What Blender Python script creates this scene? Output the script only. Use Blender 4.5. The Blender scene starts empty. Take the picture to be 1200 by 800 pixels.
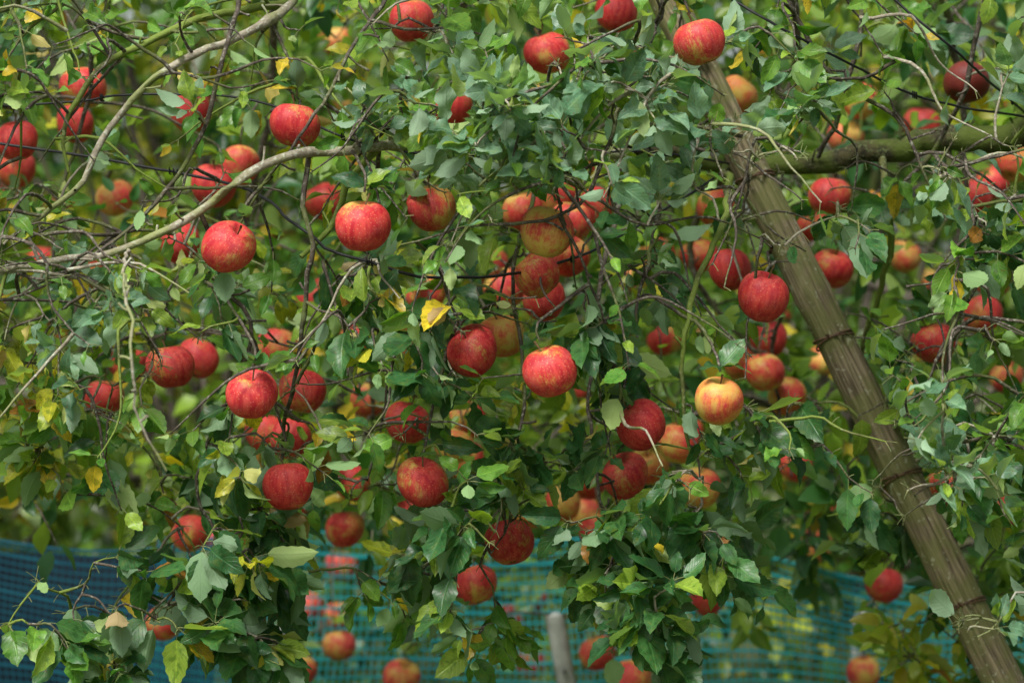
import bpy, math, numpy as np
from mathutils import Vector, Matrix
rng = np.random.default_rng(11)
CZ = 1.7
def at(u, v, d):
    k = 0.0015*d/5.0
    return np.array([(u-600)*k, d-5.0, CZ+(400-v)*k])
def proj(P):
    d = P[:,1]+5.0
    k = 0.0015*d/5.0
    return 600+P[:,0]/k, 400-(P[:,2]-CZ)/k, d
scene = bpy.context.scene
col = scene.collection

# ------------------------------------------------------------ node helpers
class NT:
    def __init__(s, name):
        s.m = bpy.data.materials.new(name); s.m.use_nodes = True
        s.t = s.m.node_tree; s.t.nodes.clear()
        s.out = s.n('ShaderNodeOutputMaterial')
    def n(s, typ, **kw):
        nd = s.t.nodes.new(typ)
        for k, v in kw.items(): setattr(nd, k, v)
        return nd
    def l(s, a, b): s.t.links.new(a, b)
    def set(s, nd, key, v):
        if hasattr(v, 'is_linked') or hasattr(v, 'links'): s.l(v, nd.inputs[key])
        else: nd.inputs[key].default_value = v
    def math(s, op, a, b=None, c=None, clamp=False):
        nd = s.n('ShaderNodeMath', operation=op, use_clamp=clamp)
        s.set(nd, 0, a)
        if b is not None: s.set(nd, 1, b)
        if c is not None: s.set(nd, 2, c)
        return nd.outputs[0]
    def mix(s, f, a, b, blend='MIX'):
        nd = s.n('ShaderNodeMix', data_type='RGBA', blend_type=blend)
        s.set(nd, 0, f)
        for key, v in ((6, a), (7, b)):
            if isinstance(v, tuple): v = (*v[:3], 1)
            s.set(nd, key, v)
        return nd.outputs[2]
    def noise(s, vec, scale, detail=3, rough=0.55):
        nd = s.n('ShaderNodeTexNoise')
        if vec is not None: s.l(vec, nd.inputs['Vector'])
        nd.inputs['Scale'].default_value = scale; nd.inputs['Detail'].default_value = detail
        nd.inputs['Roughness'].default_value = rough
        return nd.outputs[0]
    def ramp(s, f, lo, hi):
        nd = s.n('ShaderNodeMapRange', interpolation_type='SMOOTHSTEP')
        s.l(f, nd.inputs[0]); nd.inputs[1].default_value = lo; nd.inputs[2].default_value = hi
        return nd.outputs[0]
    def mapping(s, vec, scale, loc=(0,0,0)):
        nd = s.n('ShaderNodeMapping'); s.l(vec, nd.inputs[0])
        nd.inputs['Scale'].default_value = scale; nd.inputs['Location'].default_value = loc
        return nd.outputs[0]
    def bump(s, h, strength, dist):
        nd = s.n('ShaderNodeBump'); s.l(h, nd.inputs['Height'])
        nd.inputs['Strength'].default_value = strength; nd.inputs['Distance'].default_value = dist
        return nd.outputs[0]
    def princ(s, color, rough, normal=None, spec=0.5):
        nd = s.n('ShaderNodeBsdfPrincipled')
        if isinstance(color, tuple): color = (*color[:3], 1)
        s.set(nd, 'Base Color', color); s.set(nd, 'Roughness', rough)
        nd.inputs['Specular IOR Level'].default_value = spec
        if normal is not None: s.l(normal, nd.inputs['Normal'])
        return nd

def leaf_material(name, transl=0.3, detail=True):
    k = NT(name)
    c = k.n('ShaderNodeAttribute', attribute_name='Col').outputs['Color']
    geo = k.n('ShaderNodeNewGeometry')
    nrm=None
    if detail:
        uv = k.n('ShaderNodeUVMap').outputs[0]
        sep = k.n('ShaderNodeSeparateXYZ'); k.l(uv, sep.inputs[0])
        s = k.math('ABSOLUTE', k.math('MULTIPLY_ADD', sep.outputs[0], 2.0, -1.0))
        t = sep.outputs[1]
        ph = k.math('SUBTRACT', k.math('MULTIPLY', t, 8.0), k.math('MULTIPLY', s, 2.2))
        w = k.math('SINE', k.math('MULTIPLY', ph, 6.283))
        lat = k.ramp(w, 0.7, 1.0)
        mid = k.math('SUBTRACT', 1.0, k.ramp(s, 0.03, 0.13))
        vein = k.math('MAXIMUM', k.math('MULTIPLY', lat, 0.55), mid)
        pos = k.n('ShaderNodeTexCoord').outputs['Object']
        n1 = k.noise(pos, 60, 2); n2 = k.noise(pos, 230, 1)
        light = k.mix(1.0, c, (1.9, 1.75, 1.7), 'MULTIPLY')
        base = k.mix(k.math('MULTIPLY', vein, 0.5), c, light)
        yl = k.mix(0.4, c, (0.24, 0.25, 0.03))
        base = k.mix(k.math('MULTIPLY',k.ramp(n1, 0.54, 0.72),0.5), base, yl)
        dark = k.mix(1.0, base, (0.5, 0.6, 0.5), 'MULTIPLY')
        base = k.mix(k.ramp(n1, 0.5, 0.32), base, dark)
        base = k.mix(k.math('MULTIPLY', k.ramp(n2, 0.66, 0.73), 0.6), base, (0.14, 0.07, 0.02))
        pale = k.mix(0.55, k.mix(1.0, c, (1.8, 1.6, 1.6), 'MULTIPLY'), (0.22, 0.30, 0.20))
        base = k.mix(geo.outputs['Backfacing'], base, pale)
        nrm = k.bump(k.math('MULTIPLY', vein, -0.6), 0.7, 0.0015)
    else:
        pale = k.mix(0.35, c, (0.22, 0.3, 0.13))
        base = k.mix(geo.outputs['Backfacing'], c, pale)
    rough = k.math('MULTIPLY_ADD', geo.outputs['Backfacing'], 0.3, 0.38)
    p = k.princ(base, rough, nrm, 0.4)
    tr = k.n('ShaderNodeBsdfTranslucent')
    k.l(k.mix(1.0, base, (2.0, 2.2, 0.6), 'MULTIPLY'), tr.inputs[0])
    mx = k.n('ShaderNodeMixShader'); mx.inputs[0].default_value = transl
    k.l(p.outputs[0], mx.inputs[1]); k.l(tr.outputs[0], mx.inputs[2])
    k.l(mx.outputs[0], k.out.inputs[0])
    return k.m
def bark_material(name, a, b, lichen, moss, mossamt):
    k = NT(name)
    pos = k.n('ShaderNodeTexCoord').outputs['Object']
    n1 = k.noise(pos, 45, 4, 0.65); n2 = k.noise(pos, 140, 2); n3 = k.noise(pos, 9, 2)
    base = k.mix(k.ramp(n1, 0.35, 0.65), a, b)
    base = k.mix(k.math('MULTIPLY', k.ramp(n2, 0.55, 0.65), 0.8), base, lichen)
    base = k.mix(k.math('MULTIPLY', k.ramp(n3, 0.62-mossamt*0.35, 0.78-mossamt*0.35), 0.85), base, moss)
    h = k.math('ADD', n1, k.math('MULTIPLY', n2, 0.5))
    p = k.princ(base, 0.85, k.bump(h, 0.9, 0.004), 0.25)
    k.l(p.outputs[0], k.out.inputs[0]); return k.m
M_leaf = leaf_material('apple_leaf', 0.25)
M_far = leaf_material('far_leaf', 0.33, False)
M_bark = bark_material('apple_bark', (0.045,0.036,0.028), (0.11,0.09,0.07), (0.23,0.23,0.18), (0.10,0.13,0.03), 0.3)
M_pale = bark_material('lichen_bark', (0.19,0.165,0.12), (0.32,0.29,0.22), (0.42,0.44,0.35), (0.2,0.23,0.08), 0.4)
M_moss = bark_material('mossy_bark', (0.06,0.06,0.025), (0.15,0.16,0.055), (0.24,0.28,0.14), (0.15,0.21,0.035), 0.8)
M_limb = bark_material('old_limb_bark', (0.03,0.026,0.016), (0.08,0.07,0.03), (0.14,0.17,0.07), (0.085,0.12,0.018), 0.65)

# apple skin
def apple_material():
    k = NT('apple_skin')
    pos = k.n('ShaderNodeTexCoord').outputs['Object']
    oi = k.n('ShaderNodeObjectInfo')
    sc = k.n('ShaderNodeSeparateColor'); k.l(oi.outputs['Color'], sc.inputs[0])
    red = sc.outputs[0]; dk = sc.outputs[1]
    off = k.n('ShaderNodeVectorMath', operation='ADD'); k.l(pos, off.inputs[0])
    rv = k.n('ShaderNodeCombineXYZ'); k.l(oi.outputs['Random'], rv.inputs[0]); k.l(oi.outputs['Random'], rv.inputs[2])
    k.l(rv.outputs[0], off.inputs[1]); P = off.outputs[0]
    streak = k.noise(k.mapping(P, (1, 1, 0.13)), 300, 3, 0.7)
    streak2 = k.noise(k.mapping(P, (1, 1, 0.16)), 110, 3, 0.6)
    patch = k.noise(P, 17, 2); mott = k.noise(P, 110, 4, 0.75)
    f = k.math('ADD', k.math('MULTIPLY', streak, 0.8), k.math('MULTIPLY', streak2, 0.5))
    f = k.math('ADD', f, k.math('MULTIPLY', k.math('SUBTRACT', patch, 0.5), 1.5))
    f = k.math('ADD', f, k.math('MULTIPLY', k.math('SUBTRACT', mott, 0.5), 0.8))
    f = k.math('ADD', f, k.math('MULTIPLY_ADD', red, 0.86, -0.58))
    sz = k.n('ShaderNodeSeparateXYZ'); k.l(pos, sz.inputs[0])
    ends = k.ramp(k.math('ABSOLUTE', sz.outputs[2]), 0.024, 0.044)
    f = k.math('SUBTRACT', f, k.math('MULTIPLY', ends, 0.18))
    fr = k.ramp(f, 0.18, 0.72)
    yel = k.mix(k.ramp(patch, 0.4, 0.6), (0.56, 0.38, 0.08), (0.64, 0.22, 0.05))
    redc = k.mix(k.ramp(streak2, 0.35, 0.65), (0.42, 0.012, 0.024), (0.60, 0.055, 0.045))
    c = k.mix(fr, yel, redc)
    vor = k.n('ShaderNodeTexVoronoi'); k.l(P, vor.inputs['Vector']); vor.inputs['Scale'].default_value = 220
    dots = k.math('SUBTRACT', 1.0, k.ramp(vor.outputs['Distance'], 0.12, 0.28))
    c = k.mix(k.math('MULTIPLY', dots, 0.45), c, (0.75, 0.38, 0.2))
    bloom = k.ramp(k.noise(P, 38, 3, .65), 0.42, 0.7)
    c = k.mix(k.math('MULTIPLY', bloom, 0.07), c, (0.7, 0.4, 0.38))
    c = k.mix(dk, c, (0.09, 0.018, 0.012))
    p = k.princ(c, k.math('MULTIPLY_ADD', mott, 0.3, 0.40), k.bump(mott, 0.18, 0.001), 0.3)
    k.l(p.outputs[0], k.out.inputs[0]); return k.m
M_apple = apple_material()
def simple(name, a, b, scale, rough=0.7, bs=0.3):
    k = NT(name); pos = k.n('ShaderNodeTexCoord').outputs['Object']
    n = k.noise(pos, scale, 4, 0.6)
    p = k.princ(k.mix(k.ramp(n, 0.3, 0.7), a, b), rough, k.bump(n, bs, 0.005), 0.3)
    k.l(p.outputs[0], k.out.inputs[0]); return k.m
M_stem = simple('apple_stem', (0.10,0.06,0.03), (0.18,0.13,0.05), 200)
M_pet = simple('leaf_stalk', (0.12,0.16,0.06), (0.2,0.2,0.08), 90)
M_wire = simple('black_wire', (0.008,0.008,0.01), (0.02,0.02,0.022), 80, 0.5)
M_rust = simple('rusty_tie_wire', (0.05,0.03,0.02), (0.16,0.09,0.05), 150, 0.6)
M_conc = simple('weathered_concrete', (0.25,0.26,0.24), (0.5,0.52,0.48), 14, 0.9)
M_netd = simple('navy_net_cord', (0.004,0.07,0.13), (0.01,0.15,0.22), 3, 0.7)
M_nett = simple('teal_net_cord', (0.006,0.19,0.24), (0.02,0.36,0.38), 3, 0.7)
M_deep_shade = simple('painted_deep_shade', (0.004,0.012,0.024), (0.007,0.02,0.035), 4, 0.8)  # near-black navy that paints the deep shade behind the left net
M_soil = simple('grass_ground', (0.04,0.08,0.016), (0.12,0.12,0.05), 3.0, 0.95)

# ------------------------------------------------------------ mesh helpers
def mesh_obj(name, V, F, mats, parent=None, fm=None, uv=None, colr=None, smooth=True):
    me = bpy.data.meshes.new(name)
    V = np.asarray(V, dtype=np.float32); F = np.asarray(F, dtype=np.int32)
    n = F.shape[1]
    me.vertices.add(len(V)); me.vertices.foreach_set('co', V.ravel())
    me.loops.add(F.size); me.loops.foreach_set('vertex_index', F.ravel())
    me.polygons.add(len(F))
    me.polygons.foreach_set('loop_start', np.arange(0, F.size, n, dtype=np.int32))
    me.polygons.foreach_set('loop_total', np.full(len(F), n, dtype=np.int32))
    if fm is not None: me.polygons.foreach_set('material_index', np.asarray(fm, dtype=np.int32))
    me.polygons.foreach_set('use_smooth', np.full(len(F), smooth))
    for m in mats: me.materials.append(m)
    if uv is not None:
        l = me.uv_layers.new(name='UVMap'); l.data.foreach_set('uv', uv[F.ravel()].astype(np.float32).ravel())
    if colr is not None:
        a = me.color_attributes.new('Col', 'FLOAT_COLOR', 'POINT')
        a.data.foreach_set('color', np.c_[colr, np.ones(len(colr))].astype(np.float32).ravel())
    me.update(calc_edges=True)
    o = bpy.data.objects.new(name, me); col.objects.link(o)
    if parent: o.parent = parent
    return o
class Tubes:
    def __init__(s): s.V=[]; s.F=[]; s.M=[]; s.n=0
    def add(s, pts, rad, sides=6, mat=0, rough=0.0):
        pts = np.asarray(pts, float); n = len(pts); rad = np.broadcast_to(np.asarray(rad, float), n)
        t = np.gradient(pts, axis=0); t /= np.linalg.norm(t, axis=1)[:,None]+1e-9
        ref = np.array([0.1, 0.98, 0.15])
        if abs((t@ref)).max() > 0.93: ref = np.array([0.75, 0.1, 0.6])
        a = np.cross(t, ref); a /= np.linalg.norm(a, axis=1)[:,None]+1e-9
        b = np.cross(t, a)
        th = np.arange(sides)/sides*2*np.pi
        r = rad[:,None]*np.ones((1,sides))
        if rough: r = r*(1+rng.normal(0, rough, (n, sides)))
        ring = pts[:,None,:] + r[...,None]*(np.cos(th)[None,:,None]*a[:,None,:]+np.sin(th)[None,:,None]*b[:,None,:])
        i = np.arange(n-1)[:,None]*sides; j = np.arange(sides)[None,:]; j2=(j+1)%sides
        f = np.stack([i+j, i+j2, i+sides+j2, i+sides+j], -1).reshape(-1,4)+s.n
        s.V.append(ring.reshape(-1,3)); s.F.append(f); s.M.append(np.full(len(f), mat)); s.n += n*sides
    def build(s, name, mats, parent=None):
        return mesh_obj(name, np.vstack(s.V), np.vstack(s.F), mats, parent, np.concatenate(s.M))
def smooth_path(pts, step=0.03, wig=0.004):
    pts = np.asarray(pts, float); P = np.vstack([2*pts[0]-pts[1], pts, 2*pts[-1]-pts[-2]])
    out=[]
    for i in range(1, len(P)-2):
        L = np.linalg.norm(P[i+1]-P[i]); m = max(2, int(L/step))
        for q in np.arange(m)/m:
            out.append(0.5*((2*P[i])+(-P[i-1]+P[i+1])*q+(2*P[i-1]-5*P[i]+4*P[i+1]-P[i+2])*q*q+(-P[i-1]+3*P[i]-3*P[i+1]+P[i+2])*q**3))
    out.append(P[-2]); out = np.array(out)
    if wig and len(out)>4:
        w = rng.normal(0, wig, out.shape); w = (w+np.roll(w,1,0)+np.roll(w,-1,0))/1.7; w[0]=0; out = out+w
    return out
def norm(a): return a/(np.linalg.norm(a, axis=-1, keepdims=True)+1e-9)
def build_leaves(name, B, D, N, L, W, C, parent, mat, q=2):
    n = len(B)
    if q==2:
        t = np.array([0,.05,.13,.22,.31,.4,.5,.6,.7,.79,.87,.94,1.0]); w = np.array([.06,.38,.68,.87,.98,1.0,.97,.88,.74,.57,.38,.19,.01]); s = np.array([-1,-.5,0,.5,1.])
        zig = np.array([0,-.04,.05,-.05,.05,-.05,.05,-.05,.06,-.06,.06,-.04,0])
    elif q==1:
        t = np.array([0,.12,.35,.6,.84,1.0]); w = np.array([.1,.68,1,.86,.44,.02]); s = np.array([-1,0,1.]); zig=np.zeros(6)
    else:
        t = np.array([0,.3,.65,1.0]); w = np.array([.2,.98,.85,.04]); s = np.array([-1,0,1.]); zig=np.zeros(4)
    D = norm(D); X = norm(np.cross(D, N)); Z = np.cross(X, D)
    T, S = np.meshgrid(t, s, indexing='ij'); Wd = w[:,None]+zig[:,None]*(np.abs(s)[None]>.9)
    T=T.ravel(); S=S.ravel(); Wd=Wd.ravel()
    fold = rng.uniform(0.0, 0.65, n); curl = rng.normal(0.14, 0.2, n); amp = rng.uniform(0.03, 0.42, n)
    ph = rng.uniform(0, 6.28, n); side = rng.normal(0, 0.12, n); fr = rng.uniform(5, 12, n)
    hw = (W/2)[:,None]*Wd[None]
    x = S[None]*hw*np.cos(fold)[:,None] + (side*L)[:,None]*T[None]**2
    y = T[None]*L[:,None]*(1-0.25*np.abs(curl)[:,None]*T[None])
    z = np.abs(S)[None]*hw*np.sin(fold)[:,None] - (curl*L)[:,None]*T[None]**2 + hw*amp[:,None]*np.sin(fr[:,None]*T[None]+ph[:,None]+S[None]*1.2)*np.abs(S)[None]
    V = B[:,None,:] + X[:,None,:]*x[...,None] + D[:,None,:]*y[...,None] + Z[:,None,:]*z[...,None]
    m = len(T); ns = len(s)
    i = np.arange(len(t)-1)[:,None]*ns; j = np.arange(ns-1)[None]
    f = np.stack([i+j, i+j+1, i+ns+j+1, i+ns+j], -1).reshape(-1,4)
    F = (f[None]+(np.arange(n)*m)[:,None,None]).reshape(-1,4)
    uv = np.tile(np.c_[(S+1)/2, T], (n,1)) if q else None; C2 = np.repeat(C, m, 0)
    return mesh_obj(name, V.reshape(-1,3), F, [mat], parent, uv=uv, colr=C2)

# ------------------------------------------------------------ apples layout: u,v,r,redness,clear
A = [(20,165,27,1,1),(88,146,25,.9,.7),(98,103,27,.7,.4),(345,147,31,.85,.9),(250,218,27,.95,.8),(267,290,34,.85,.95),(425,265,33,.85,1),
(506,244,30,.5,.8),(482,25,28,.9,.8),(642,63,27,.85,.9),(722,15,27,.9,.8),(820,50,33,.85,.9),(530,125,26,.8,.7),(640,272,32,.5,.9),
(612,248,27,.5,.7),(664,300,28,.7,.7),(630,322,30,.85,.85),(638,352,28,.8,.8),(695,245,26,.85,.7),(572,312,25,.8,.6),(855,316,27,.95,1),
(894,348,31,.8,1),(588,394,29,.4,.9),(554,412,31,.85,.95),(645,435,32,.75,.85),(477,495,28,.9,.9),(495,565,31,.85,.95),(295,462,34,.95,1),
(354,458,28,.9,1),(338,570,31,.8,.95),(223,625,25,.7,.9),(404,620,25,.7,.9),(192,730,24,.7,.8),(200,430,29,.85,.9),(232,420,26,.85,.8),
(122,466,26,.8,.7),(842,470,33,.35,1),(922,465,25,.35,.9),(752,498,31,.65,.95),(733,558,29,.8,.9),(795,520,26,.4,.8),(820,572,27,.35,.85),
(597,635,30,.8,.9),(557,685,26,.8,.95),(683,601,22,.4,.9),(901,397,24,.8,.9),(896,436,25,.6,.8),(972,230,26,.6,.9),(975,315,26,.7,.85),
(1095,402,27,.9,.9),(1152,370,24,.6,.8),(1132,97,27,.9,.7),(1190,190,25,.5,.7),(1035,685,23,.7,.95),(1180,442,22,.6,.5),(865,112,25,.4,.8),
(840,243,25,.6,.5),(340,515,27,.85,.7),(412,565,25,.7,.6),(325,408,25,.7,.3),(372,352,25,.8,.15),(224,132,25,.8,.4),(212,285,26,.8,.4),
(500,345,26,.65,.6),(545,492,25,.6,.4),(1080,146,22,.8,.6),(1140,232,23,.8,.6),(1163,214,22,.8,.6),(1012,788,22,.5,.7),(932,546,21,.6,.7),
(700,765,22,.6,.7),(400,663,20,.5,.8),(398,756,21,.6,.8),(632,122,25,.1,.3),(490,594,26,.85,.5),(532,522,26,.5,.4),(830,700,22,.6,.5),(20,200,24,.7,.6),
(380,236,25,.7,.2),(688,566,23,.6,.4),(1108,572,24,.6,.3),(850,640,23,.6,.4),(470,792,22,.5,.5),(610,548,24,.6,.3),(740,795,24,.6,.4),
(350,786,21,.5,.5),(150,425,25,.6,.3),(280,195,26,.8,.2),(480,405,25,.7,.3),(620,600,23,.5,.2),(1060,300,22,.6,.3),(135,232,24,.6,.2),(1010,120,22,.6,.3),
(60,395,23,.6,.1),(1170,600,24,.6,.2),(955,640,21,.6,.5),(430,470,23,.6,.3),(770,300,24,.5,.2),(100,320,24,.7,.3),
(760,545,25,.6,.5),(668,262,27,.6,.5),(655,232,26,.7,.4),(592,338,26,.75,.4),(870,425,24,.6,.5),(700,622,23,.6,.4),(312,508,26,.85,.5),
(545,540,24,.7,.3),(780,398,23,.5,.3),(660,590,23,.6,.3),(1000,600,22,.6,.4),(1165,330,23,.6,.3),(950,260,24,.7,.4),(420,400,24,.7,.2),(990,160,22,.7,.5),(820,300,24,.7,.4),
(-90,200,28,.8,0),(-200,420,30,.8,0),(-140,560,28,.8,0),(1290,300,30,.8,0),(1400,180,28,.7,0),(1350,480,28,.8,0),(1480,380,28,.7,0),(-300,250,27,.7,0),
(-60,-90,28,.8,0),(200,-70,28,.8,0),(900,-80,28,.8,0),(560,-60,28,.8,0)]
AP=[]
for (u,v,r,red,cl) in A:
    d = min(8.6, max(4.88, 5*31.5/r + rng.normal(0,0.03)))
    AP.append((at(u,v,d), red, cl, u, v, d))
for _ in range(8):
    for i in range(len(AP)):
        for j in range(i):
            dv = AP[i][0]-AP[j][0]
            if np.linalg.norm(dv) < 0.088:
                far = max(AP[i][5], AP[j][5])+0.085
                k = i if AP[i][5] >= AP[j][5] else j
                q = list(AP[k]); q[5]=min(far, q[5]+0.06); q[0]=at(q[3],q[4],q[5]); AP[k]=tuple(q)
APp = np.array([a[0] for a in AP]); APc = np.array([a[2] for a in AP]); APu=np.array([a[3] for a in AP]); APv=np.array([a[4] for a in AP]); APd=np.array([a[5] for a in AP])

def apple_mesh(seed):
    r = np.random.default_rng(seed); nt, npz = 26, 40
    th = np.linspace(0.0, np.pi, nt); ph = np.arange(npz)/npz*2*np.pi
    TH, PH = np.meshgrid(th, ph, indexing='ij')
    R = 0.0458
    asp = r.uniform(0.9, 1.0)
    rho = np.sin(TH)**.96*(1+r.uniform(0.05,.12)*np.cos(TH))
    z = np.cos(TH)*asp
    z = z - 0.36*np.exp(-(rho/0.27)**2)*(TH<1.57) + 0.20*np.exp(-(rho/0.25)**2)*(TH>1.57)*(1)
    lob = 1+0.03*np.cos(5*PH+r.uniform(0,6))*np.clip(-np.cos(TH)+0.4,0,1)+0.035*np.cos(2*PH+r.uniform(0,6))+0.045*np.cos(PH+r.uniform(0,6))*np.cos(TH)+.015*np.cos(3*PH+r.uniform(0,6))
    x = rho*lob*np.cos(PH); y = rho*lob*np.sin(PH); z = z + 0.14*x*r.uniform(-1,1)+.06*y*r.uniform(-1,1)
    V = np.stack([x,y,z],-1).reshape(-1,3)*R
    i=np.arange(nt-1)[:,None]*npz; j=np.arange(npz)[None]; j2=(j+1)%npz
    F = np.stack([i+j, i+npz+j, i+npz+j2, i+j2],-1).reshape(-1,4)
    T = Tubes(); T.V.append(V); T.F.append(F); T.M.append(np.zeros(len(F),int)); T.n=len(V)
    k = r.uniform(-0.008,0.008,2)
    T.add([(0,0,0.018),(k[0]*.3,k[1]*.3,0.032),(k[0],k[1],0.047),(k[0]*1.5,k[1]*1.5,0.056)], [0.0017,0.0014,0.0016,0.0026], 6, 1)
    for q in range(5):
        a=q*1.2566; c,s_=math.cos(a),math.sin(a)
        T.add([(c*.002,s_*.002,-0.030),(c*.005,s_*.005,-0.036),(c*.0035,s_*.0035,-0.0405)], [0.0016,0.0014,0.0003],4,1)
    o = T.build('apple_src', [M_apple, M_stem]); me = o.data; bpy.data.objects.remove(o); me.name='apple_mesh'
    return me
AM = [apple_mesh(s) for s in range(8)]
STEM=[]
for i,(p,red,cl,u,v,d) in enumerate(AP):
    o = bpy.data.objects.new('apple', AM[i%8]); col.objects.link(o)
    rot = Matrix.Rotation(rng.normal(0,0.32),4,'X')@Matrix.Rotation(rng.normal(0,0.3),4,'Y')@Matrix.Rotation(rng.uniform(0,6.28),4,'Z')
    s = rng.uniform(0.94,1.03)
    o.matrix_world = Matrix.Translation(Vector(p))@rot@Matrix.Scale(s,4)
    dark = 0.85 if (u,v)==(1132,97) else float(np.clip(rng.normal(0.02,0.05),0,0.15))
    o.color = (float(np.clip(red+rng.normal(0,.09),0,1)), dark, 0, 1)
    STEM.append(np.array(o.matrix_world@Vector((0,0,0.056))))

# ------------------------------------------------------------ trees (front)
mains = {'R':[], 'L':[]}
def main(tree, pts, r, mat=0): mains[tree].append(([at(*p) for p in pts], r, mat))
k5 = 0.0015
tR = at(1760,330,6.3); tL = at(-830,330,5.9)
mains['R'].append(([np.array([tR[0]+.15,tR[1],-0.1]), np.array([tR[0]+.08,tR[1],0.5]), tR+np.array([0,0,-.4]), tR+np.array([-.08,0,.1]), tR+np.array([-.05,.05,.6]), tR+np.array([.1,.1,1.1])],[85,72,65,60,36,20],4))
mains['L'].append(([np.array([tL[0]-.1,tL[1],-0.1]), np.array([tL[0],tL[1],0.5]), tL+np.array([0,0,-.4]), tL+np.array([.05,0,.1]), tL+np.array([.0,.05,.5]), tL+np.array([.1,.0,.85])],[72,60,52,45,34,26],4))
main('R',[(1750,230,6.2),(1500,150,6),(1300,150,5.8),(1200,155,5.7),(1100,168,5.7),(1030,176,5.7),(960,190,5.72),(900,196,5.76),(820,190,5.75),(740,180,5.6)],[54,50,46,44,38,33,26,22,14,10],4)
main('R',[(740,180,5.6),(640,182,5.5),(540,182,5.3),(445,172,5.05),(380,178,5.0),(330,186,4.95),(290,205,4.93),(230,250,4.92),(150,292,4.92),(60,305,4.92),(-60,328,5),(-200,350,5.1)],[10,9,9,9.5,10.5,10,9,8,7,6,5,3],1)
main('R',[(852,192,5.75),(852,250,5.2),(825,310,5.02),(803,390,5.0),(800,470,5.02),(812,540,5.05)],[8,8,7.5,6.5,5.5,3],2)
main('R',[(765,182,5.6),(772,250,5.3),(752,330,5.1),(745,400,5.1)],[5.5,5,4.5,3],0)
main('R',[(800,-160,5.5),(790,-60,5.4),(770,20,5.2),(740,90,5),(715,170,4.88),(690,228,4.86),(655,252,4.86),(560,264,4.86),(470,285,4.9)],[6,6,5.5,5,5,4.5,4,3.2,2],0)
main('R',[(1200,-160,5.5),(1160,-30,5.4),(1130,100,5.4),(1095,180,5.5),(1045,230,5.5)],[7,6,5.5,5,3],0)
main('R',[(1020,-160,5.6),(1010,-30,5.6),(995,100,5.6),(960,185,5.7)],[6,6,5,5],0)
main('R',[(900,-160,5.3),(925,0,5.2),(980,90,5.15),(1060,150,5.1),(1110,260,5.1)],[6,5,4.5,4,2],0)
main('R',[(640,182,5.5),(605,300,5.35),(612,450,5.3),(600,590,5.2),(575,650,5.2)],[5,4.5,4,3,1.5],0)
main('R',[(740,180,5.6),(700,350,5.45),(690,500,5.35),(720,650,5.2),(742,760,5.2)],[6,5,4,3,1.5],0)
main('R',[(900,196,5.76),(932,300,6.1),(905,420,6.3),(930,560,6.2)],[6,5,4,2],0)
main('R',[(1110,168,5.7),(1130,300,5.7),(1110,450,5.7),(1125,600,5.6),(1100,720,6)],[7,6,5,3.5,2],0)
main('R',[(1400,150,5.9),(1350,300,5.5),(1300,500,5.3),(1230,620,5.2)],[8,6,5,2],0)
main('R',[(tR[0]/(k5*1.24)+600,-60,6.2),(1500,-160,5.9),(1200,-180,5.6),(900,-170,5.5),(700,-150,5.4)],[24,20,15,10,6],2)
main('R',[(1035,176,5.7),(1035,230,5.65),(1040,300,5.65),(1010,420,5.8),(1020,520,5.9)],[8,7,6,4,2],2)
main('L',[(tL[0]/(k5*1.18)+600,-40,5.9),(-500,-120,5.6),(-200,-140,5.5),(100,-130,5.4),(360,-100,5.3),(600,-130,5.3)],[26,20,16,12,9,5],2)
main('L',[(380,-105,5.3),(355,-30,5.2),(330,15,5.1),(260,52,5.02),(180,92,4.98),(120,160,4.98),(70,238,4.98),(-30,300,5.1)],[9,9,9,8,7,6.5,5,3],1)
main('L',[(400,-105,5.3),(350,-10,5.25),(290,14,5.15),(200,36,5.08),(130,72,5.05),(78,130,5.05),(82,200,5.05)],[9,9,8.5,8,7,6,3],2)
main('L',[(300,-110,5.3),(268,50,5.0),(235,160,4.95),(170,245,4.95),(90,318,4.95),(10,352,4.95)],[6,5.5,5,4.5,3.5,2],0)
main('L',[(520,-115,5.3),(430,30,5.1),(380,120,4.98),(300,230,4.98),(240,330,5.0)],[5,4.5,4,3,1.5],0)
main('L',[(150,-130,5.4),(105,100,5.7),(62,300,5.7),(110,430,5.6),(40,540,5.5)],[6,5,4,3,2],0)
main('R',[(362,180,5.0),(352,240,4.98),(367,285,4.98),(360,340,5.0),(352,420,5.05),(330,520,5.2),(345,640,5.2)],[6,5.5,5,4.5,4,3,2],0)
main('R',[(445,172,5.05),(420,200,5.05),(385,265,5.08),(352,300,5.05)],[8,7,6,4],2)
main('R',[(235,250,4.92),(262,330,5.0),(295,400,5.0),(230,560,5.1),(250,640,5.1),(150,750,5.05)],[5,4.5,4,3.5,3,1.5],0)
main('R',[(445,172,5.05),(432,300,5.3),(455,430,5.3),(430,560,5.35)],[4.5,4,3,2],0)
main('R',[(150,293,4.92),(148,340,4.5),(155,400,4.35),(158,480,4.35),(190,550,4.35)],[4,3.8,3.4,3,1.8],1)
main('R',[(655,252,4.86),(690,330,4.9),(715,400,4.95),(730,470,5.0)],[3.5,3,2.5,1.5],0)
main('R',[(690,228,4.86),(760,262,4.9),(830,252,4.95),(900,290,5.0)],[3.5,3,2.5,1.5],0)
main('R',[(1095,180,5.4),(1140,260,5.2),(1090,330,5.1),(1110,400,5.1)],[4.5,4,3,2],0)
main('L',[(-640,150,5.9),(-350,300,5.6),(-150,420,5.5),(-20,470,5.4),(60,520,5.4)],[12,8,6,4,2],0)
main('L',[(480,-115,5.3),(520,0,5.3),(470,120,5.2),(500,220,5.4)],[5,4,3,2],0)
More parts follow.
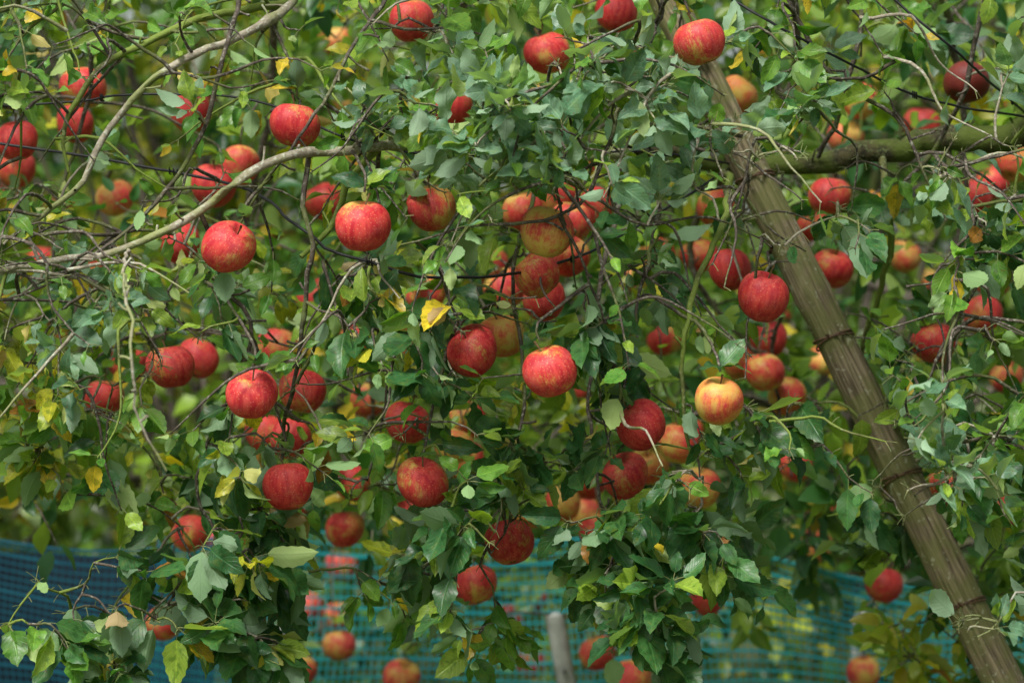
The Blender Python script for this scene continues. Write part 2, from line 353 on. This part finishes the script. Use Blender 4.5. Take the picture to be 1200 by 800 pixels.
for (u0,u1) in ((60,20),(300,260),(520,480),(700,740),(880,860),(1060,1090),(1250,1280),(-120,-160)):
    main('R' if u0>350 else 'L',[(u0,-150,5.9),((u0+u1)/2+rng.normal(0,30),80,6.2),(u1+rng.normal(0,40),300,6.4),(u0+rng.normal(0,40),500,6.5)],[9,8,6,3],0)

canopy = np.array([(-600,600),(0,570),(110,570),(130,610),(150,760),(220,790),(330,790),(345,690),(400,595),(450,595),(470,700),(560,740),(640,720),(690,780),(820,780),(880,700),(900,570),(1010,570),(1050,640),(1200,640),(1800,700)],float)
def bound(u): return np.interp(u, canopy[:,0], canopy[:,1])
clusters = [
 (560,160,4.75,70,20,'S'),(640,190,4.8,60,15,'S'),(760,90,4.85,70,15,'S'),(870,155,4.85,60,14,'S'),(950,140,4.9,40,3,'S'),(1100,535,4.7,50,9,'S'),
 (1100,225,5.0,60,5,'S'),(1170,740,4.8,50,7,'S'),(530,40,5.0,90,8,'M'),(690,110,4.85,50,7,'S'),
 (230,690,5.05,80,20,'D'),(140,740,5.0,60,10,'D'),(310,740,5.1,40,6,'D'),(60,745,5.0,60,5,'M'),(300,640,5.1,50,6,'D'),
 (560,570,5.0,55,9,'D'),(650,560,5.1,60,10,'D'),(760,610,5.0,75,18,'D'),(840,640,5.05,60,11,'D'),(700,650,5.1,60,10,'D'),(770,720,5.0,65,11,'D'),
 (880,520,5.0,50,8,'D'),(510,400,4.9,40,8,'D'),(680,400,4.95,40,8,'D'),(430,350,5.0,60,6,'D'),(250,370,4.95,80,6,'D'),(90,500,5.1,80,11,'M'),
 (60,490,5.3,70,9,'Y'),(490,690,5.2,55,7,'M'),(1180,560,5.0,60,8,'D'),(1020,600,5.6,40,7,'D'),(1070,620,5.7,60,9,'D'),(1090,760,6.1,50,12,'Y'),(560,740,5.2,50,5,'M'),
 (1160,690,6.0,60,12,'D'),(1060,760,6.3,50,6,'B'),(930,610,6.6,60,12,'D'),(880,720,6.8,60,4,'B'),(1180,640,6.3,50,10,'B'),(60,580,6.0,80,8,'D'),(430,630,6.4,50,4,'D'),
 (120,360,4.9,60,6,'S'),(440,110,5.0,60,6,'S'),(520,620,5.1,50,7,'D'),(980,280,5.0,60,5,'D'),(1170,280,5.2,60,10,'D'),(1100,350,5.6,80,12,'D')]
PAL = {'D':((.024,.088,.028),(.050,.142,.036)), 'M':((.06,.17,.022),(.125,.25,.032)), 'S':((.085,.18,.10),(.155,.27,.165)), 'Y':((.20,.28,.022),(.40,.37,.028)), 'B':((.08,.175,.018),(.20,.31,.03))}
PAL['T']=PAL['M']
def sample_targets():
    T=[]
    for (u,v,d,r,n,p) in clusters:
        for _ in range(n):
            T.append((*at(u+rng.normal(0,r*.55), v+rng.normal(0,r*.55), d+abs(rng.normal(0,0.12))-.05), p))
    c=0
    while c < 580:
        x=rng.uniform(-1.9,1.9); y=rng.uniform(-0.15,0.6); z=rng.uniform(1.0,2.65)
        u,v,d=[float(q[0]) for q in proj(np.array([[x,y,z]]))]
        if v > bound(u): continue
        if rng.random()<0.35 and v<430: continue
        r=rng.random()
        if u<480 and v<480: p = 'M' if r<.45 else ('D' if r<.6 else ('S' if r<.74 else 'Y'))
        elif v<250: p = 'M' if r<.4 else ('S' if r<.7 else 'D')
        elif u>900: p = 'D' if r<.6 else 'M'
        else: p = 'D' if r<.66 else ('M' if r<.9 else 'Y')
        T.append((x,y,z,p)); c+=1
    c=0
    while c < 860:
        x=rng.uniform(-2.4,2.4); y=rng.uniform(0.6,2.0); z=rng.uniform(1.1,2.9)
        u,v,d=[float(q[0]) for q in proj(np.array([[x,y,z]]))]
        if v > bound(u)-20 or v>640: continue
        if v<200 and u>850 and rng.random()<.5: continue
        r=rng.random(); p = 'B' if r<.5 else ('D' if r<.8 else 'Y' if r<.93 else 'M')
        T.append((x,y,z,p)); c+=1
    for _ in range(320):   # long bare water shoots
        x=rng.uniform(-1.6,1.6); y=rng.uniform(-0.28,0.2); z=rng.uniform(1.4,2.6)
        T.append((x,y,z,'T'))
    return T
TG = sample_targets()
pole_a = at(752,-60,5.62); pole_b = at(1180,810,5.62)
for tree in ('R','L'):
    root = bpy.data.objects.new('apple_tree', None); col.objects.link(root)
    tb = Tubes(); SK=[]; 
    for pts, r, mat in mains[tree]:
        P = smooth_path(pts, 0.025, 0.003 if max(r)<20 else 0.007)
        d = P[:,1]+5
        rr = np.interp(np.linspace(0,1,len(P)), np.linspace(0,1,len(r)), r)*k5*d/5*0.5*1.15
        rr = rr*(1+0.14*np.abs(rng.normal(0,1,len(P)))*(rng.random(len(P))<.3))
        tb.add(P, rr, 14 if max(r)>15 else 8, mat, 0.04)
        SK.append(P)
        if max(r) < 60:
            for q in range(2, len(P)-1, 2):
                if rng.random()<.6:
                    dr = norm(rng.normal(0,1,3)+np.array([0,-.2,.4])); L=rr[q]+rng.uniform(.010,.045)
                    tb.add([P[q], P[q]+dr*L*.5+rng.normal(0,.002,3), P[q]+dr*L],[.0026,.002,.0028],5,mat)
    SK = np.vstack(SK); npts=len(SK); buf=np.zeros((80000,3)); buf[:npts]=SK
    B=[];D=[];N=[];L=[];C=[];
    def add_leaf(p, dr, nn, ln, pal):
        B.append(p);D.append(dr);N.append(nn);L.append(ln)
        a,b = PAL[pal]; f=rng.random(); c=np.array(a)*(1-f)+np.array(b)*f
        yprob = .055 if p[0]<-0.2 else .022
        if pal=='S': yprob=.006
        r=rng.random()
        if r<yprob: c=np.array((.56,.42,.03))*rng.uniform(.6,1.1)
        elif r<yprob*1.3: c=np.array((.34,.16,.03))
        elif r<yprob+.13: c=np.array((.19,.29,.035))
        c=c*rng.uniform(.7,1.3); C.append(c)
    mine = [t for t in TG if ((t[0] > -0.35+0.25*math.sin(t[2]*7)) == (tree=='R'))]
    order = sorted(mine, key=lambda t: np.min(np.sum((SK-np.array(t[:3]))**2,1))+(9 if t[3]=='T' else 0))
    for i,s in enumerate(STEM):
        if ((s[0] > -0.35) == (tree=='R')):
            dd = np.sum((buf[:npts]-(s+np.array([0,.03,.06])))**2,1); dd[buf[:npts,2]<s[2]+.01]+=1
            q = buf[np.argmin(dd)].copy(); Ld=np.linalg.norm(q-s)
            P = smooth_path([q, q*.6+s*.4+np.array([0,.02,.25*Ld*.5]), s+np.array([rng.normal(0,.008),.006,.03]), s],0.02,0.0015)
            tb.add(P, np.linspace(.0036,.0022,len(P)),6,0); buf[npts:npts+len(P)-1]=P[:-1]; npts+=len(P)-1
            for _ in range(4):
                a=rng.uniform(0,6.28); dr=np.array([math.cos(a),math.sin(a)*.8-.2,rng.uniform(-.1,.9)])
                add_leaf(s+np.array([0,.004,.012]), dr, np.array([0,-.5,1])+rng.normal(0,.4,3), rng.uniform(.045,.07), 'D' if s[1]<.5 else 'B')
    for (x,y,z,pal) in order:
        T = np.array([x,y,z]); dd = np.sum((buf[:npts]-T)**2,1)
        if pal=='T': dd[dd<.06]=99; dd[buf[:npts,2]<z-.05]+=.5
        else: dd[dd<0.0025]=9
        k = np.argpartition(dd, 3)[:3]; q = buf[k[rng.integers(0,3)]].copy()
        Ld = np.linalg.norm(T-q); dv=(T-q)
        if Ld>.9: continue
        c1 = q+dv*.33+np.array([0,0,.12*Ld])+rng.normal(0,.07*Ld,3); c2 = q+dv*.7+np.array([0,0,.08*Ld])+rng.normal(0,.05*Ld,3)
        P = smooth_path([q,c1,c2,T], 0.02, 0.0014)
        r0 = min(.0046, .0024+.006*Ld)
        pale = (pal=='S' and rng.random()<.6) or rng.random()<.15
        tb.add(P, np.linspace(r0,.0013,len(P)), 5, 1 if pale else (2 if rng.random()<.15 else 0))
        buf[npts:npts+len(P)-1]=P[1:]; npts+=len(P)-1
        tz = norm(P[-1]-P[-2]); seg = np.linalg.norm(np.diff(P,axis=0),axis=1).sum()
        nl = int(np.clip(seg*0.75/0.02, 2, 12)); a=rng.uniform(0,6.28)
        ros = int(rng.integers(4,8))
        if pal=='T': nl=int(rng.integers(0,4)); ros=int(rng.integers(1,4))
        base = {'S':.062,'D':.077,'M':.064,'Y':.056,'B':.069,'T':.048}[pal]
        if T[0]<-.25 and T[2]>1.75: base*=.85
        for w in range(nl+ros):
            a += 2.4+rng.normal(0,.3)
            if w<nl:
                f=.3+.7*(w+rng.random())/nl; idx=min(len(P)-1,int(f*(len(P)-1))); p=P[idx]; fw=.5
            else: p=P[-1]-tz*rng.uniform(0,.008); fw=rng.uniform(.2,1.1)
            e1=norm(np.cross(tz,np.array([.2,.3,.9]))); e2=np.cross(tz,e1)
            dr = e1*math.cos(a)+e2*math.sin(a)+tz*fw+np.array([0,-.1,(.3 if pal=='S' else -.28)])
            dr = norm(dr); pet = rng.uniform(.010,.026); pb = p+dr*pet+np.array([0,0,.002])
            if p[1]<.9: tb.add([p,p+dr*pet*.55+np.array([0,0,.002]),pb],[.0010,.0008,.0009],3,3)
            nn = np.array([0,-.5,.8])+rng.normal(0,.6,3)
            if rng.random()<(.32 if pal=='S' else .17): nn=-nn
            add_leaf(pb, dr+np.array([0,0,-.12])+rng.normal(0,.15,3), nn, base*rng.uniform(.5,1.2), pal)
    B=np.array(B);D=np.array(D);N=np.array(N);L=np.array(L);C=np.array(C)
    mid = B+norm(D)*L[:,None]*.5; keep=np.ones(len(B),bool)
    tip = B+norm(D)*L[:,None]
    u,v,d = proj(mid)
    for pt in (mid, tip, B):
        uu,vv,dd_=proj(pt)
        for i in range(len(APp)):
            d3 = np.linalg.norm(pt-APp[i],axis=1)<.047
            keep &= ~d3
            if APc[i]>0:
                rpx = 31.5*5/APd[i]
                extra = 9 if pt is mid else 0
                hit = (dd_<APd[i]+.02)&(np.hypot(uu-APu[i],vv-APv[i])<rpx*(.9)+extra)
                pr = {1:.97,.95:.95}.get(APc[i], min(.96,APc[i]*1.08))
                keep &= ~(hit&(np.random.default_rng(i).random(len(B))<pr))
    def clear_line(pts, w, p, dmax):
        global keep
        for a,b in zip(pts[:-1],pts[1:]):
            a=np.array(a,float);b=np.array(b,float);ab=b-a
            t=np.clip(((u-a[0])*ab[0]+(v-a[1])*ab[1])/(ab@ab),0,1)
            h=(np.hypot(u-a[0]-t*ab[0],v-a[1]-t*ab[1])<w)&(d<dmax)
            keep &= ~(h&(rng.random(len(B))<p))
    clear_line([(895,235),(960,390),(1050,570),(1165,800)],42,.94,5.65)
    clear_line([(800,40),(895,235)],40,.66,5.65)
    clear_line([(445,172),(330,186),(290,205),(230,250),(150,292),(0,315)],21,.85,4.97)
    clear_line([(1250,155),(1030,176),(900,196)],42,.95,5.75)
    clear_line([(852,250),(825,310),(803,390),(800,470)],16,.87,5.1)
    clear_line([(330,15),(180,92),(120,160),(70,238)],16,.75,5.05)
    clear_line([(290,14),(200,36),(130,72),(78,130)],16,.75,5.1)
    clear_line([(262,60),(235,160),(170,245),(90,318)],13,.7,5.0)
    clear_line([(362,180),(352,240),(367,285),(360,340),(352,420)],14,.75,5.05)
    clear_line([(740,90),(715,170),(690,228),(655,252),(560,264)],12,.55,5.0)
    win = (((u<150)&(v>590)&(v<730)) | ((u>385)&(u<460)&(v>620)) | ((u>900)&(u<1000)&(v>650)))&(d<6.4)
    keep &= ~(win&(rng.random(len(B))<.8))
    B,D,N,L,C = B[keep],D[keep],N[keep],L[keep],C[keep]
    W=L*rng.uniform(.5,.66,len(B)); f=B[:,1]<.7
    print(tree,'leaves',f.sum(),(~f).sum(),'skeleton',npts)
    build_leaves('leaves', B[f],D[f],N[f],L[f],W[f],C[f],root,M_leaf,2)
    build_leaves('inner_leaves', B[~f],D[~f],N[~f],L[~f],W[~f],C[~f],root,M_far,1)
    tb.build('trunk_and_branches',[M_bark,M_pale,M_moss,M_pet,M_limb],root)

# ------------------------------------------------------------ background trees
def bg_tree(x0,y0,w,h0,h1,dep,ncl,per,pals,leaf,fruit,dim=1.0):
    root = bpy.data.objects.new('apple_tree', None); col.objects.link(root)
    tb=Tubes(); P=smooth_path([(x0,y0,-.1),(x0+.05,y0,.5),(x0-.03,y0,1.1),(x0,y0,h1*.7)],.08,.01)
    tb.add(P,np.linspace(.11,.03,len(P)),10,2,.05)
    cen = np.c_[rng.uniform(x0-w,x0+w,ncl), rng.uniform(y0-dep,y0+dep,ncl), rng.uniform(h0,h1,ncl)]
    for c in cen[::2]:
        s=np.array([x0,y0,rng.uniform(.8,h1*.65)])
        P=smooth_path([s,s*.5+c*.5+np.array([0,0,.2]),c],.1,.012); tb.add(P,np.linspace(.022,.005,len(P)),5,0)
    tb.build('trunk_and_branches',[M_bark,M_pale,M_moss],root)
    B=np.repeat(cen,per,0)+rng.normal(0,1,(ncl*per,3))*np.array([.16,.13,.115]); n=len(B)
    D=rng.normal(0,1,(n,3))+np.array([0,-.1,-.3]); N=np.array([0,-.5,.85])+rng.normal(0,.55,(n,3))
    L=rng.uniform(.75,1.25,n)*leaf
    cl = rng.uniform(.35,1.25,ncl)*dim; cc=np.zeros((n,3))  # wide clump tones paint shaded dark gaps into the leaf colour
    pi = rng.choice(len(pals),ncl)
    for q in range(ncl):
        a,b=PAL[pals[pi[q]]]; f=rng.random((per,1)); cc[q*per:(q+1)*per]=(np.array(a)*(1-f)+np.array(b)*f)*cl[q]
    cc*=rng.uniform(.7,1.3,(n,1)); yl=rng.random(n)<.03; cc[yl]=(.40,.32,.03)
    build_leaves('leaves',B,D,N,L,L*rng.uniform(.55,.7,n),cc,root,M_far,0)
    for q in range(fruit):
        c=cen[rng.integers(0,ncl)]; o=bpy.data.objects.new('fruit',AM[q%8]); col.objects.link(o); o.parent=root
        o.location=c+np.array([rng.normal(0,.1),-.24,rng.normal(0,.1)]); o.rotation_euler=(rng.normal(0,.2),rng.normal(0,.2),rng.uniform(0,6))
        o.color=(float(rng.uniform(.4,.9)),.05,0,1)
for x0 in (-3.0,-1.0,1.0,3.0):
    bg_tree(x0,4.0,1.15,.75,3.3,.8,72,80,['B','D','Y','B','M'],.075,24,.85)
for x0 in (-5.5,-2.6,0.2,2.9,5.6):
    bg_tree(x0,7.6,1.6,.5,4.2,1.1,70,70,['B','D','M'],.11,10,.65)
n=20000
nb=400; cen=np.c_[rng.uniform(-14,14,nb),rng.uniform(13,18,nb),rng.uniform(0,7,nb)]
B=np.repeat(cen,n//nb,0); n=len(B); B=B+rng.normal(0,.5,(n,3))
L=rng.uniform(.22,.36,n)
cc=np.repeat(rng.uniform(.4,1.3,nb),n//nb)[:,None]*np.array([.05,.10,.016])*rng.uniform(.7,1.3,(n,1))
build_leaves('distant_trees',B,rng.normal(0,1,(n,3)),np.array([0,-.5,.8])+rng.normal(0,.6,(n,3)),L,L*.6,cc,None,M_far,0)

# ------------------------------------------------------------ pole
def wood_pole():
    k=NT('weathered_pole_wood'); pos=k.n('ShaderNodeTexCoord').outputs['Object']
    g=k.noise(k.mapping(pos,(1,1,.04)),150,4,.65); n=k.noise(pos,14,3); n2=k.noise(pos,70,3)
    c=k.mix(k.ramp(g,.35,.65),(.085,.065,.04),(.31,.25,.16))
    c=k.mix(k.math('MULTIPLY',k.ramp(n,.38,.6),.65),c,(.15,.165,.05))
    c=k.mix(k.math('MULTIPLY',k.ramp(n2,.6,.7),.6),c,(.42,.43,.32))
    p=k.princ(c,.85,k.bump(k.math('ADD',g,k.math('MULTIPLY',n2,.4)),.8,.004),.25); k.l(p.outputs[0],k.out.inputs[0]); return k.m
M_pole=wood_pole()
root=bpy.data.objects.new('wooden_prop_pole',None); col.objects.link(root)
dirp=norm(pole_b-pole_a)
end=pole_b+dirp*((pole_b[2]+.15)/-dirp[2]); start=pole_a-dirp*.7
total=np.linalg.norm(end-start); zax=Vector(-dirp); q=zax.to_track_quat('Z','Y')
Rinv=np.array(q.to_matrix().inverted()); vdir=Rinv@norm(np.array([0,-5,CZ])-at(1000,480,5.62)); A0=math.atan2(vdir[1],vdir[0])+.35
nz,ns=150,36; V=[];
for i in range(nz):
    f=i/(nz-1); zz=f*total; r=.0455*(1-f)+.031*f
    for j in range(ns):
        a=j/ns*2*math.pi
        rr=r*(1+.03*math.sin(3*a+zz*1.5)+.02*math.sin(zz*9+a)+.012*math.sin(zz*31+2*a))
        dA=(a-A0+.06*math.sin(zz*5)+math.pi)%(2*math.pi)-math.pi; rr-= .013*math.exp(-(dA/.12)**2)
        kn=math.exp(-((zz%0.62-.3)/.02)**2); rr+=.0022*kn
        V.append((rr*math.cos(a)+.012*math.sin(zz*1.3),rr*math.sin(a),zz))
F=[(i*ns+j,i*ns+(j+1)%ns,(i+1)*ns+(j+1)%ns,(i+1)*ns+j) for i in range(nz-1) for j in range(ns)]
root.location=Vector(end); root.rotation_mode='QUATERNION'; root.rotation_quaternion=q
mesh_obj('pole',V,F,[M_pole],root)
tw=Tubes()
for (uu,vv) in ((965,405),(1040,568),(1121,714),(880,215)):
    p=at(uu,vv,5.62); zz=float((p-end)@(-dirp)); f=zz/total; r=.0455*(1-f)+.031*f+.0025
    for kk in range(2):
        tt=np.linspace(0,2*math.pi,33)
        tw.add(np.c_[r*np.cos(tt)+.012*math.sin(zz*1.3),r*np.sin(tt),zz+.012*np.cos(tt+kk)+.004*kk],.0022,6,0)
    tw.add([(r+.01,-.01,zz+.008),(r+.02,-.016,zz+.02),(r+.028,-.012,zz+.018)],.0018,5,0)
    tw.add([(-r+.01,-.01,zz),(-r-.012,-.02,zz+.012)],.0018,5,0)
tw.build('tie_wire',[M_rust],root)

# ------------------------------------------------------------ wires
def wire(pts,r=.0028):
    t=Tubes(); P=smooth_path([at(*p) for p in pts],.03,.0008); t.add(P,r,7,0)
    for q in range(8,len(P)-2,17):
        for w in range(3): 
            c=P[q]+(P[q+1]-P[q])*(.15*w)
            t.add([c+np.array([0,-.005,.006]),c+np.array([0,-.006,-.005]),c+np.array([.002,.004,-.006])],.0016,5,0)
    t.build('trellis_wire',[M_wire])
wire([(-700,150,5.3),(0,125,5.25),(150,112,5.2),(300,118,5.15),(440,172,5.1),(620,184,5.2),(760,178,5.4),(900,200,5.72)],.0022)
wire([(-500,100,5.6),(200,200,5.3),(345,262,5.02),(380,290,5.0),(430,306,5.0),(520,326,5.05),(680,300,5.4),(860,195,5.72)],.0028)
wire([(700,-120,5.2),(830,-20,5.1),(900,25,5.05),(990,72,5.1),(1100,120,5.3),(1300,150,5.75)],.0024)
wire([(940,-120,5.2),(1050,0,5.05),(1140,78,5.1),(1220,150,5.65)],.0024)

# ------------------------------------------------------------ net fence
def net(x0,x1,y,top,mat,name,sp=.017,sx=.013,tw_=.0045):
    root=bpy.data.objects.new(name,None); col.objects.link(root)
    def surf(x,f):
        z=f*top(x); return np.array([x+.012*np.sin(z*9+x*3), y+.07*np.sin(x*2.3+z*1.5)+.03*np.sin(x*7+z*5)+.012*np.sin(z*14), z+.018*np.sin(x*6+z*4)+.03*np.sin(x*2.7+z*7)*f])
    V=[];F=[];n=0
    nh=int(1.25/sp)
    xs=np.arange(x0,x1,.05)
    for i in range(nh):
        f=(i+.5)/nh; a=np.array([surf(x,f) for x in xs]); w=tw_*(1.9 if i%5==0 else 1)*rng.uniform(.8,1.2)
        lo=a.copy(); lo[:,2]-=w/2; hi=a.copy(); hi[:,2]+=w/2
        V+= [lo,hi]; m=len(xs); j=np.arange(m-1); F.append(np.stack([n+j,n+j+1,n+m+j+1,n+m+j],1)); n+=2*m
    fs=np.linspace(0,1,26)
    for x in np.arange(x0,x1-.05,sx):
        a=np.array([surf(x,f) for f in fs]); a[:,1]+=.003
        lo=a.copy(); lo[:,0]-=tw_*.3; hi=a.copy(); hi[:,0]+=tw_*.3
        V+=[lo,hi]; m=len(fs); j=np.arange(m-1); F.append(np.stack([n+j,n+m+j,n+m+j+1,n+j+1],1)); n+=2*m
    mesh_obj('netting',np.vstack(V),np.vstack(F),[mat],root)
    t=Tubes(); a=np.array([surf(x,1) for x in xs]); t.add(a,.004,6,0); t.build('top_rope',[mat],root)
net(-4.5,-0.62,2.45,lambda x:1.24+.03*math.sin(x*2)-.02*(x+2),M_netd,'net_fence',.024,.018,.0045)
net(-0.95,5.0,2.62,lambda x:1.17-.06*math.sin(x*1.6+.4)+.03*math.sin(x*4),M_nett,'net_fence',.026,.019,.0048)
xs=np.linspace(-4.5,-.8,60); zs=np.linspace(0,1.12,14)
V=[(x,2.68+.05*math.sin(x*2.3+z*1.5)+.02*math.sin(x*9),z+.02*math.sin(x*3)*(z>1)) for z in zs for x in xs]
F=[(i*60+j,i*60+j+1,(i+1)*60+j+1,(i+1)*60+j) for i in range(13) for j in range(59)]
mesh_obj('deep_shade_sheet',V,F,[M_deep_shade])  # added dark sheet, stands in for deep shade behind the left netting
def post(u,v,d,w,lean):
    p=at(u,v,d); t=Tubes(); h=p[2]
    P=np.array([(p[0]-lean*(h-z),p[1],z) for z in np.linspace(-.2,h,10)]); t.add(P,np.linspace(w*1.05,w,10),8,0,.02)
    t.add([P[-1],P[-1]+[0,0,.008],P[-1]+[0,0,.012]],[w,w*.8,.001],8,0)
    t.add([P[-2]+[0,-w,0],P[-2]+[0,-w-.02,0]],.005,6,0); t.build('fence_post',[M_conc])
post(650,722,7.2,.024,-.18); post(318,738,7.3,.045,0); post(1010,720,7.85,.02,.1); post(-300,640,7.5,.03,0); post(1500,650,7.85,.03,0)

# ground
n=60; xs=np.linspace(-1,1,n); g=np.sign(xs)*np.abs(xs)**3*300
V=[(x,y,0.03*math.sin(x*1.3)*math.cos(y*1.1) if abs(x)<20 and abs(y)<20 else 0) for y in g for x in g]
F=[(i*n+j,i*n+j+1,(i+1)*n+j+1,(i+1)*n+j) for i in range(n-1) for j in range(n-1)]
mesh_obj('ground',V,F,[M_soil])
n=14000; B=np.c_[rng.uniform(-6,6,n),rng.uniform(1,13,n),np.zeros(n)]; L=rng.uniform(.06,.2,n)
cc=np.array([.06,.12,.02])*rng.uniform(.6,1.6,(n,1))
build_leaves('grass',B,np.array([0,0,1.])+rng.normal(0,.35,(n,3)),rng.normal(0,1,(n,3)),L,L*.1,cc,None,M_far,0)

# ------------------------------------------------------------ light, world, camera
w=bpy.data.worlds.new('World'); scene.world=w; w.use_nodes=True; nt=w.node_tree
bg=nt.nodes['Background']; sky=nt.nodes.new('ShaderNodeTexSky'); sky.sky_type='NISHITA'; sky.sun_disc=False
el,az=math.radians(53),math.radians(205)
sky.sun_elevation=el; sky.sun_rotation=az; sky.air_density=1.0; sky.dust_density=4; sky.ozone_density=.6
hs=nt.nodes.new('ShaderNodeHueSaturation'); hs.inputs['Saturation'].default_value=.4
nt.links.new(sky.outputs[0],hs.inputs['Color']); nt.links.new(hs.outputs[0],bg.inputs[0]); bg.inputs[1].default_value=.15
sl=bpy.data.lights.new('sun','SUN'); sl.energy=5.0; sl.angle=math.radians(22); sl.color=(1,.98,.93)
so=bpy.data.objects.new('sun',sl); col.objects.link(so)
dv=Vector((math.sin(az)*math.cos(el), math.cos(az)*math.cos(el), math.sin(el)))
so.rotation_euler=dv.to_track_quat('Z','Y').to_euler()
cam=bpy.data.cameras.new('camera'); co=bpy.data.objects.new('camera',cam); col.objects.link(co); scene.camera=co
co.location=(0,-5,CZ); co.rotation_euler=(math.radians(90),0,0); cam.lens=100; cam.sensor_width=36
cam.clip_end=800; cam.dof.use_dof=True; cam.dof.focus_distance=4.98; cam.dof.aperture_fstop=3.5
scene.view_settings.view_transform='Standard'; scene.view_settings.look='None'; scene.view_settings.exposure=0
